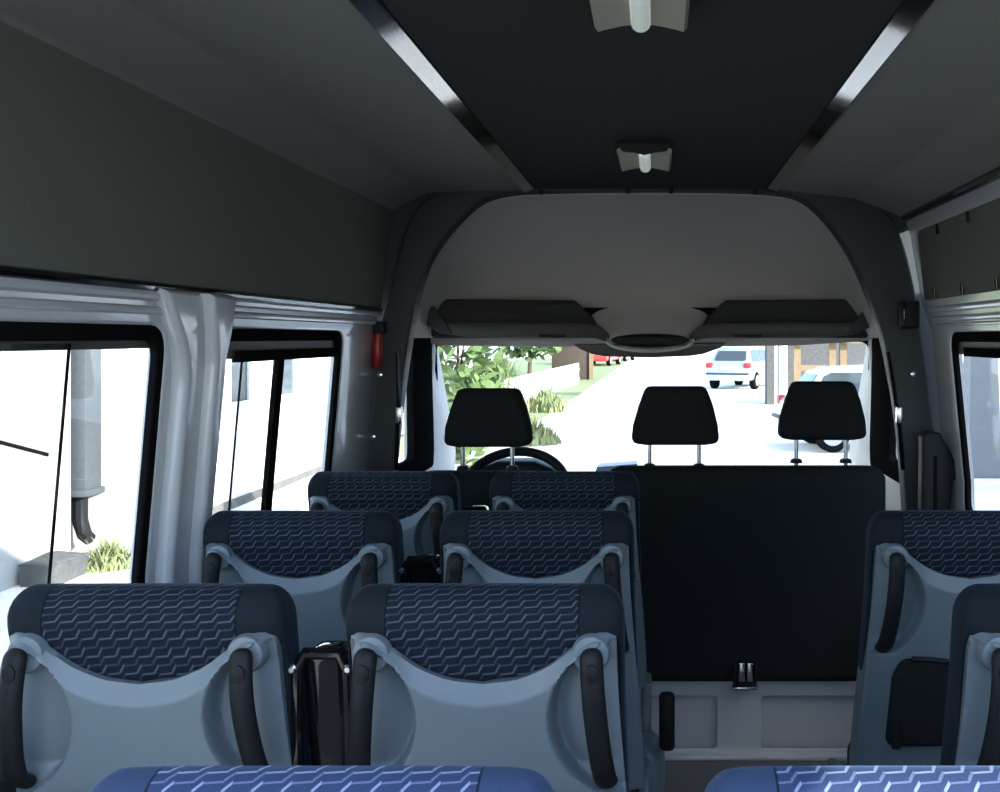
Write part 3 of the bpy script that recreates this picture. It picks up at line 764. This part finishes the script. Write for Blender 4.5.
# ------------------------------------------------------------------ small fittings
p = P(377, 345, 3.93)
t = thing('emergency_hammer', 'red emergency hammer in a black clip on the left arch pillar', 'hammer', p)
bm = bmesh.new(); add_tube(bm, [(0, 0, -.085), (0, 0, -.075), (.001, 0, -.02), (.003, 0, .03), (.004, 0, .05)], [.008, .016, .020, .016, .012], 12); bobj('handle', bm, M_RED, t)
bm = bmesh.new(); add_box(bm, (-.020, -.016, .04), (.028, .030, .085), .006); bobj('clip', bm, M_BLACK, t)
bm = bmesh.new(); add_tube(bm, [(-.03, -.002, .062), (.03, -.002, .062)], .010, 10); bobj('head', bm, M_BLACK, t)
p = P(910, 314, 3.9)
t = thing('belt_guide_box', 'small black box fixed high on the right arch pillar', 'fitting', p)
bm = bmesh.new(); add_box(bm, (-.035, -.02, -.052), (.032, .04, .048), .010, 3); bobj('housing', bm, M_BLACK, t)
bm = bmesh.new(); add_box(bm, (-.028, -.024, -.040), (-.020, -.015, .040), .002); bobj('slit', bm, M_GLOSSB, t)
t = thing('pillar_grab_cover', 'black wedge shaped grip cover low on the right arch pillar', 'cover', P(938, 470, 3.86))
cp = P(938, 470, 3.86)
pts = [(x - cp.x, z - cp.z) for x, z in pxs([(919, 560), (920, 436), (926, 431), (938, 432), (948, 450), (960, 477), (949, 480), (948, 560)], 3.86)]
plate('body', [round_poly(pts, .012)], .035, lambda a, b, c: Vector((a, c, b)), M_BLACK, t, bevel=.012, bres=3)
pts = [(x - cp.x, z - cp.z) for x, z in pxs([(931, 455), (934, 455), (935, 560), (931, 560)], 3.86)]
plate('groove', [pts], .004, lambda a, b, c: Vector((a, -.036 + c, b)), M_RUB, t)

# belt hardware on both arch inner edges
for (nm, pl, lab) in (('door_latch_strip', [(398, 352), (402, 352), (399, 400), (396, 470), (392, 470)], 'thin black and steel latch strip on the left arch edge'),
                      ('door_latch_strip', [(888, 352), (891, 352), (899, 420), (903, 470), (900, 470)], 'thin black and steel latch strip on the right arch edge')):
    cc = P(*pl[2], 3.99); t = thing(nm, lab, 'latch strip', cc)
    bm = bmesh.new(); ptsw = [P(x, y, 3.985) - cc for x, y in ((pl[0]), (pl[2]), (pl[3]))]
    add_tube(bm, ptsw, .008, 8); bobj('strip', bm, M_GLOSSB, t)
    w = P(pl[2][0], 415, 3.98) - cc
    bm = bmesh.new(); add_box(bm, (w.x - .012, -.025, w.z - .03), (w.x + .012, 0, w.z + .03), .005); bobj('striker', bm, M_STEEL, t)

# ------------------------------------------------------------------ outside: ground and buildings
def gz(y): return -0.65 + 0.010 * y
bm = bmesh.new()
vs = [bm.verts.new(v) for v in ((-60, -40, gz(-40)), (60, -40, gz(-40)), (60, 120, gz(120)), (-60, 120, gz(120)))]
bm.faces.new(vs); struct(bobj('ground', bm, M_CONC))
struct(box('ground.001', (-9, -9, -.75), (4, .5, gz(-9) + .11), mat('bounce_cut_ground', (0.045, 0.047, 0.05), 0.9, var=0.3, scale=40)))  # unseen dark ground added behind the van to cut warm bounce light
bm = bmesh.new()
vs = [bm.verts.new((x, y, gz(y) + .012)) for x, y in ((-9, 18), (-3.2, 18), (-2.6, 26), (-2.3, 40), (-1.7, 75), (-9, 75))]
bm.faces.new(vs); struct(bobj('verge', bm, M_LEAF2))

t = thing('building', 'long white rendered house wall with grey plinth seen through the left windows', 'building', (-6, 14, gz(14)))
inv = Matrix.Translation(-t.location)
def pt(o): o.matrix_parent_inverse = inv; return o
def wallbox(nm, lo, hi, m): return pt(box(nm, lo, hi, m, t))
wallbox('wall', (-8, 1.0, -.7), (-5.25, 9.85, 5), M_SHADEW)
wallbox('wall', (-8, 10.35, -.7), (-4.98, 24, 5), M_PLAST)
wallbox('shaded_end_face', (-5.56, 10.30, -.7), (-4.97, 10.36, 5), M_SHADEW)  # thin skin on the wall end, darkened to paint in its shade
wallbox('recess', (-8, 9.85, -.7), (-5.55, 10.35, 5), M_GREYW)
wallbox('plinth', (-5.3, 10.95, -.7), (-4.94, 24.05, -.42), M_PLINTH)
def bwindow(y0, y1, z0, z1):
    f = pt(plate('window', [rect(y0 - .07, z0 - .07, y1 + .07, z1 + .07), rect(y0, z0, y1, z1)], .04, lambda a, b, c: Vector((-4.97 + c, a, b)), M_FENCE, t))
    plate('pane', [rect(y0, z0, y1, z1)], .01, lambda a, b, c: Vector((-4.965 + c, a, b)), M_CGLASS, f)
for y0, y1 in ((12.75, 13.3), (14.3, 15.0), (17.5, 18.6)): bwindow(y0, y1, .72, 2.2)
# drainpipe and kerb stones at the corner
t2 = thing('drainpipe', 'grey square drainpipe in the corner of the white wall', 'drainpipe', (-5.32, 10.1, 0.05))
bm = bmesh.new(); add_box(bm, (-.15, -.15, 0), (.15, .15, 4.5), .02); bobj('duct', bm, M_GALV, t2)
bm = bmesh.new(); add_tube(bm, [(0.02, 0, .05), (0.02, 0, -.25), (.08, -.03, -.38), (.14, -.05, -.42)], [.07, .07, .065, .06], 10); bobj('outlet', bm, M_BLACK, t2)
bm = bmesh.new(); add_box(bm, (-.17, -.17, -.02), (.17, .17, .04), .01); bobj('bracket', bm, M_GALV, t2)
for k, (y, l, lab) in enumerate(((9.22, .5, 'rough grey kerb stone left of the weeds at the wall foot'), (10.62, .32, 'small grey kerb stone right of the weeds at the wall foot'))):
    bm = bmesh.new(); add_box(bm, (-.16, -l / 2, 0), (.16, l / 2, .20), .03, 2)
    for v in bm.verts: v.co += Vector((random.uniform(-.02, .02), random.uniform(-.02, .02), random.uniform(-.02, .02)))
    o = bobj('kerb_stone', bm, M_STONE); o.location = (-5.05 if k == 0 else -4.75, y, gz(9.5) - .01); tag(o, lab, 'stone', 'kerb stones')

def blades(n, R, H, w, seed, lean=0.5):
    rn = random.Random(seed); bm = bmesh.new()
    for i in range(n):
        a = rn.uniform(0, 2 * PI); r = R * rn.random() ** .8; x, y = r * math.cos(a), r * math.sin(a)
        h = H * rn.uniform(.4, 1) * (1.1 - .7 * r / R); b = rn.uniform(0, 2 * PI); ln = lean * h * rn.uniform(.3, 1)
        ux, uy = math.cos(b), math.sin(b); sx, sy = -uy * w, ux * w
        p = [(0, 0, 1), (ln * .3, h * .55, .9), (ln, h, .05)]
        L_ = [bm.verts.new((x + ux * d - sx * k, y + uy * d - sy * k, z)) for d, z, k in p]
        R2_ = [bm.verts.new((x + ux * d + sx * k, y + uy * d + sy * k, z)) for d, z, k in p]
        for j in range(2): bm.faces.new((L_[j], R2_[j], R2_[j + 1], L_[j + 1]))
    return bm
def leaves(n, R, size, seed, sq=(1, 1, 1)):
    rn = random.Random(seed); bm = bmesh.new()
    for i in range(n):
        while True:
            p = Vector((rn.uniform(-1, 1), rn.uniform(-1, 1), rn.uniform(-1, 1)))
            if .3 < p.length < 1: break
        p = Vector((p.x * R * sq[0], p.y * R * sq[1], p.z * R * sq[2]))
        q = Matrix.Rotation(rn.uniform(0, 2 * PI), 3, 'Z') @ Matrix.Rotation(rn.uniform(-1.1, 1.1), 3, 'X') @ Matrix.Rotation(rn.uniform(-.8, .8), 3, 'Y')
        s = size * rn.uniform(.6, 1.3)
        sh = [(0, -.6, 0), (.38, -.2, .06), (.34, .25, .05), (0, .7, 0), (-.34, .25, .05), (-.38, -.2, .06)]
        bm.faces.new([bm.verts.new(p + q @ (Vector(v) * s)) for v in sh])
    return bm
o = bobj('weed_clump', blades(420, .26, .34, .012, 3, .8), M_LEAF2, smooth=False); o.location = (-4.84, 9.72, gz(10) - .03); tag(o, 'bright green weed clump growing at the foot of the drainpipe', 'plant')
o = bobj('weed_clump', blades(140, .15, .30, .012, 4, .8), M_LEAF, smooth=False); o.location = (-4.65, 11.0, gz(11)); tag(o, 'small weed clump beside the rubber window edge, right of the kerb stones', 'plant')

def tree(loc, crown_c, R, n, size, m, label, seed, sq=(1, 1, 1), nm='tree'):
    t = thing(nm, label, 'tree', loc)
    c = bobj('crown', leaves(n, R, size, seed, sq), m, t, smooth=False); c.location = crown_c
    bm = bmesh.new(); cc = Vector(crown_c)
    add_tube(bm, [(0, 0, -.1), cc * .4 + Vector((.05, 0, 0)), cc * .8, cc + Vector((0, 0, R * .4))], [.06 * R, .05 * R, .035 * R, .02 * R], 8)
    for k in range(5):
        a = k * 1.3; e = cc + Vector((math.cos(a) * R * .6 * sq[0], math.sin(a) * R * .6 * sq[1], (k - 2) * R * .2))
        add_tube(bm, [cc * .7, (cc * .7 + e) / 2 + Vector((0, 0, .1)), e], [.025 * R, .018 * R, .008 * R], 6)
    bobj('trunk', bm, M_BARK, t)
p = P(440, 420, 11); tree((p.x + .18, 11, gz(11)), (0, 0, 1.9), .55, 900, .13, M_LEAF, 'leafy green tree close to the left windscreen pillar', 11, (.85, 1, 2.3))
p = P(538, 350, 41); tree((p.x - .4, 41.5, gz(41)), (0, 0, 2.1), 1.5, 800, .3, M_LEAF, 'dark green tree beside the brown shed up the road', 12, (1, 1, .8))
p = P(580, 345, 49); tree((p.x - .3, 49, gz(49)), (0, 0, 2.6), 1.2, 500, .3, M_LEAF3, 'tan leaved tree over the brown shed roof', 13, (1.1, 1, .6))
for (px, py, d, R, H, m, lab, sd) in ((500, 395, 35.5, .8, 1.5, M_LEAF, 'dark green shrub behind the middle of the white fence', 21), (545, 400, 27.5, .55, .7, M_LEAF2, 'tall grass clump on the road verge before the fence', 22),
                                  (528, 430, 20, .6, .6, M_LEAF2, 'tall grass clump on the verge right of the driver headrest', 23), (492, 385, 26, .9, 1.3, M_LEAF2, 'yellow green plant between the near tree and the fence', 24), (468, 465, 13.5, .6, .5, M_LEAF2, 'low grass below the driver headrest', 25)):
    p = P(px, py, d); o = bobj('grass_clump', blades(500, R, H, .03, sd, .5), m, smooth=False); o.location = (p.x, d, gz(d)); tag(o, lab, 'plant')
# fence
A = P(495, 0, 27); B = P(578, 0, 41)
t = thing('picket_fence', 'low white picket fence along the left side of the road', 'fence', (A.x, 27, gz(27)))
dv = Vector((B.x - A.x, 14, 0)); L_ = dv.length; n = 30
for k in range(n):
    q = dv * (k / (n - 1)); q.z = gz(27 + q.y) - gz(27)
    bm = bmesh.new(); add_box(bm, (-.03, -.06, 0), (.03, .06, .78), 0)
    bmesh.ops.translate(bm, verts=bm.verts, vec=q); bobj('picket', bm, M_FENCE, t, smooth=False)
for h in (.2, .55):
    tube('rail', [(0.03, 0, h), dv + Vector((.03, 0, h + gz(41) - gz(27)))], .04, M_FENCE, t, 6)
# shed
p = P(577, 0, 45)
t = thing('shed', 'small brown wooden shed beyond the fence on the left of the road', 'shed', (p.x, 45, gz(45)))
bm = bmesh.new(); add_box(bm, (-.95, -.9, 0), (.62, .9, 1.45), .02); bobj('wall', bm, M_WOODD, t)
plate('roof', [[(-1.2, 1.42), (.85, 1.42), (.85, 1.55), (-.2, 1.9), (-1.2, 1.6)]], 1.05, lambda a, b, c: Vector((a, c, b)), M_WOODD, t)
box('corner_post', (.56, -.98, 0), (.72, -.88, 1.45), M_WOOD, t)

# ------------------------------------------------------------------ cars
def make_car(name, label, paint, loc, rz):
    t = thing(name, label, 'car', loc, None, rz)
    # x forward, body width along y
    low = round_poly([(-1.88, .30), (1.90, .26), (1.93, .55), (1.82, .74), (.95, .92), (-1.70, .95), (-1.88, .80)], [.08, .08, .12, .15, .12, .12, .08])
    plate('body', [low], .81, lambda a, b, c: Vector((a, c * (1 - .05 * max(0, a / 1.9) ** 2), b)), paint, t, bevel=.10, bres=4)
    gh = round_poly([(-1.74, .88), (.98, .88), (.15, 1.40), (-.35, 1.45), (-1.15, 1.42), (-1.38, 1.34)], [.03, .08, .2, .3, .2, .1])
    cab = plate('cabin', [gh], .70, lambda a, b, c: Vector((a, c * (1.06 - .24 * max(0, (b - .88) / .57)), b)), paint, t, bevel=.06, bres=3)
    for s in (-1, 1):
        for sw in (round_poly([(-1.50, .95), (-.62, .95), (-.62, 1.34), (-1.20, 1.34), (-1.34, 1.28)], .05), round_poly([(-.54, .95), (.72, .95), (.12, 1.32), (-.30, 1.35), (-.54, 1.35)], .05)):
            plate('side_window', [sw], .012, lambda a, b, c: Vector((a, s * (.70 * (1.06 - .24 * (b - .88) / .57) + .002 + c), b)), M_CGLASS, t)
    rwv = round_poly([(-.58, .97), (.58, .97), (.50, 1.30), (-.50, 1.30)], .07)
    plate('rear_window', [rwv], .012, lambda a, b, c: Vector((-1.725 + (b - .88) * .76 - .012 + c, a, b)), M_CGLASS, t)
    plate('windscreen', [round_poly([(-.62, .95), (.62, .95), (.52, 1.33), (-.52, 1.33)], .07)], .012, lambda a, b, c: Vector((.985 - (b - .88) * 1.58 + .02 + c, a, b)), M_CGLASS, t)
    for s in (-1, 1):
        box('tail_light', (-1.90, s * .68 - .13, .72), (-1.74, s * .68 + .13, .90), M_TAIL, t, .04, 2)
        box('head_light', (1.72, s * .60 - .16, .58), (1.90, s * .60 + .16, .72), M_STEEL, t, .04, 2)
        for xw in (-1.22, 1.22):
            bm = bmesh.new()
            add_tube(bm, [(xw, s * .62, .30), (xw, s * .65, .30), (xw, s * .80, .30), (xw, s * .825, .30)], [.27, .30, .30, .27], 24); w = bobj('wheel', bm, M_RUB, t)
            bm = bmesh.new(); add_tube(bm, [(xw, s * .82, .30), (xw, s * .832, .30), (xw, s * .838, .30)], [.19, .19, .08], 16); bobj('hub_cap', bm, M_STEEL, w)
    box('rear_bumper', (-1.97, -.80, .30), (-1.80, .80, .56), paint, t, .06, 3)
    box('bumper_strip', (-1.985, -.78, .50), (-1.90, .78, .56), M_TRIMD, t, .02)
    box('number_plate', (-1.905, -.26, .66), (-1.875, .26, .78), M_FENCE, t)
    box('front_bumper', (1.80, -.78, .26), (1.98, .78, .54), paint, t, .06, 3)
    return t
p = P(737, 0, 38.5)
make_car('car', 'silver hatchback seen from behind, parked up the road', M_SILV, (p.x + .35, 38.8, gz(38)), math.radians(66))
make_car('car', 'pale blue hatchback partly hidden behind the right hand headrest', M_PALE, (4.12, 19.4, gz(19.4)), math.radians(4))
p = P(600, 0, 60)
make_car('car', 'red car parked far up the road past the shed', M_REDC, (p.x, 61, gz(61)), math.radians(-100))
p = P(617, 0, 68)
make_car('car', 'white car parked farthest up the road under the mirror', M_WCAR, (p.x, 69, gz(69)), math.radians(-100))

# timber stand, stone wall, poles on the right
p = P(815, 0, 26)
t = thing('timber_shelter', 'beige timber post shelter before a grey stone wall, right', 'shelter', (p.x, 26, gz(26)))
for px in (797, 832, 843, 872, 905):
    q = P(px, 0, 26).x - p.x; box('post', (q - .08, -.08, 0), (q + .08, .08, 2.3), M_WOOD, t)
for z in (.35, 1.15): box('rail', (-.5, -.05, z - .07), (2.6, .05, z + .07), M_WOOD, t)
plate('roof', [[(-.9, 1.78), (2.8, 1.70), (2.8, 2.5), (-.9, 2.5)]], .06, lambda a, b, c: Vector((a, c - .3 , b)), mat('shelter_roof', (.22, .18, .10), .9), t)
o = box('stone_wall', (P(767, 0, 30).x, 30, gz(30) - .1), (6.9, 30.6, 2.6), M_STONE); tag(o, 'grey stone block wall behind the timber shelter', 'wall')
for px, d, r, lab in ((776, 29, .045, 'thin white pole left of the timber shelter, the slimmer of two'), (783, 29, .11, 'thick white pole left of the timber shelter')):
    q = P(px, 0, d); o = tube('pole', [(0, 0, 0), (0, 0, 4.2)], r, M_FENCE); o.location = (q.x, d, gz(d)); tag(o, lab, 'pole')

# outside the right windows: porch pillar, goods, added sun-blocking wall
q = P(979, 0, 15)
bm = bmesh.new(); loft(bm, [[Vector((sx * w, sy * w, z)) for sx, sy in ((-1, -1), (1, -1), (1, 1), (-1, 1))] for z, w in ((0, .23), (2.2, .17), (4.5, .17))])
o = bobj('porch_pillar', bm, M_GREYW); o.location = (q.x + .02, 15, gz(15)); tag(o, 'grey tapering porch pillar outside the right window', 'pillar')
o = box('kerb', (3.9, 14.2, gz(14) - .02), (9, 14.75, gz(14) + .10), M_FENCE, None, .02); tag(o, 'white kerb slab at the foot of the porch pillar', 'kerb')
q = P(963, 0, 24)
for k, (dx, z0, w, h, m, lab) in enumerate(((-.05, .0, .50, .55, M_WCAR, 'white box at the bottom of the stack outside the right window'), (0, .56, .45, .35, M_PALE, 'pale blue box second in the stack outside the right window'), (.08, .92, .30, .25, M_CARD, 'small brown box in the stack outside the right window'), (-.05, 1.18, .45, .4, M_WCAR, 'upper white box in the stack outside the right window'), (-.05, 1.6, .36, .5, M_BLUE, 'dark blue bundle on top of the stack outside the right window'))):
    bm = bmesh.new(); add_box(bm, (-w / 2, -.3, 0), (w / 2, .3, h), .04, 3)
    o = bobj('crate', bm, m); o.location = (q.x + dx, 24, gz(24) + z0); tag(o, lab, 'box', 'boxes stacked outside the right window')
o = box('sun_block_wall', (2.7, -0.62, -.7), (3.2, 6.4, 2.32), M_GREYW); tag(o, 'unseen grey wall added beside the right windows to block the sun', 'building')  # out of view, added to keep sun off the rows ahead
o = box('rear_house', (6.5, 9, -.7), (12, 13.9, 3.5), M_GREYW); tag(o, 'grey rendered house behind the right windows', 'building')

# ------------------------------------------------------------------ light
w = bpy.data.worlds.new('sky'); bpy.context.scene.world = w; w.use_nodes = True
n = w.node_tree.nodes; l = w.node_tree.links
sky = n.new('ShaderNodeTexSky'); sky.sky_type = 'NISHITA'; sky.sun_disc = False
SUN = Vector((0.74, -0.50, 0.292)).normalized()
sky.sun_elevation = math.radians(60); sky.sun_rotation = math.atan2(SUN.x, SUN.y)
sky.air_density = 1.0; sky.dust_density = 1.2; sky.ozone_density = 1.5
bg = n['Background']; bg.inputs['Strength'].default_value = 0.62
l.new(sky.outputs[0], bg.inputs['Color'])
sl = bpy.data.lights.new('sun', 'SUN'); sl.energy = 12.0; sl.angle = 0.009; sl.color = (1, .96, .90)
so = bpy.data.objects.new('sun', sl); C.objects.link(so)
so.rotation_euler = SUN.to_track_quat('Z', 'Y').to_euler(); so.location = (10, -10, 12)
# sky portals at the openings
def portal(name, loc, rot, sx, sy):
    a = bpy.data.lights.new(name, 'AREA'); a.shape = 'RECTANGLE'; a.size = sx; a.size_y = sy; a.cycles.is_portal = True
    o = bpy.data.objects.new(name, a); C.objects.link(o); o.location = loc; o.rotation_euler = rot
portal('rear_portal', (0, Y0 - .03, 1.0), (PI / 2, 0, 0), 2.0, 1.95)
portal('left_portal', (-1.10, 1.9, 1.16), (0, -PI / 2, 0), .7, 3.2)
portal('right_portal', (1.10, 1.9, 1.16), (0, PI / 2, 0), .7, 3.6)
portal('front_portal', (0, 5.4, 1.2), (-PI / 2, 0, 0), 2.0, .8)

# ------------------------------------------------------------------ camera
cam = bpy.data.cameras.new('camera'); co = bpy.data.objects.new('camera', cam); C.objects.link(co)
co.location = (0, 0, ZC); co.rotation_euler = (PI / 2, 0, 0)
cam.sensor_width = 36; cam.lens = 36 * F / 1000; cam.shift_x = -(VX - 500) / 1000; cam.shift_y = (VY - 396) / 1000
cam.clip_start = 0.02; cam.clip_end = 500
s = bpy.context.scene; s.camera = co
s.view_settings.view_transform = 'Standard'; s.view_settings.look = 'None'
s.view_settings.exposure = 0.45; s.view_settings.gamma = 1.0
s.cycles.max_bounces = 10; s.cycles.diffuse_bounces = 6; s.cycles.transparent_max_bounces = 12
s.cycles.use_denoising = True
s.cycles.sample_clamp_indirect = 10
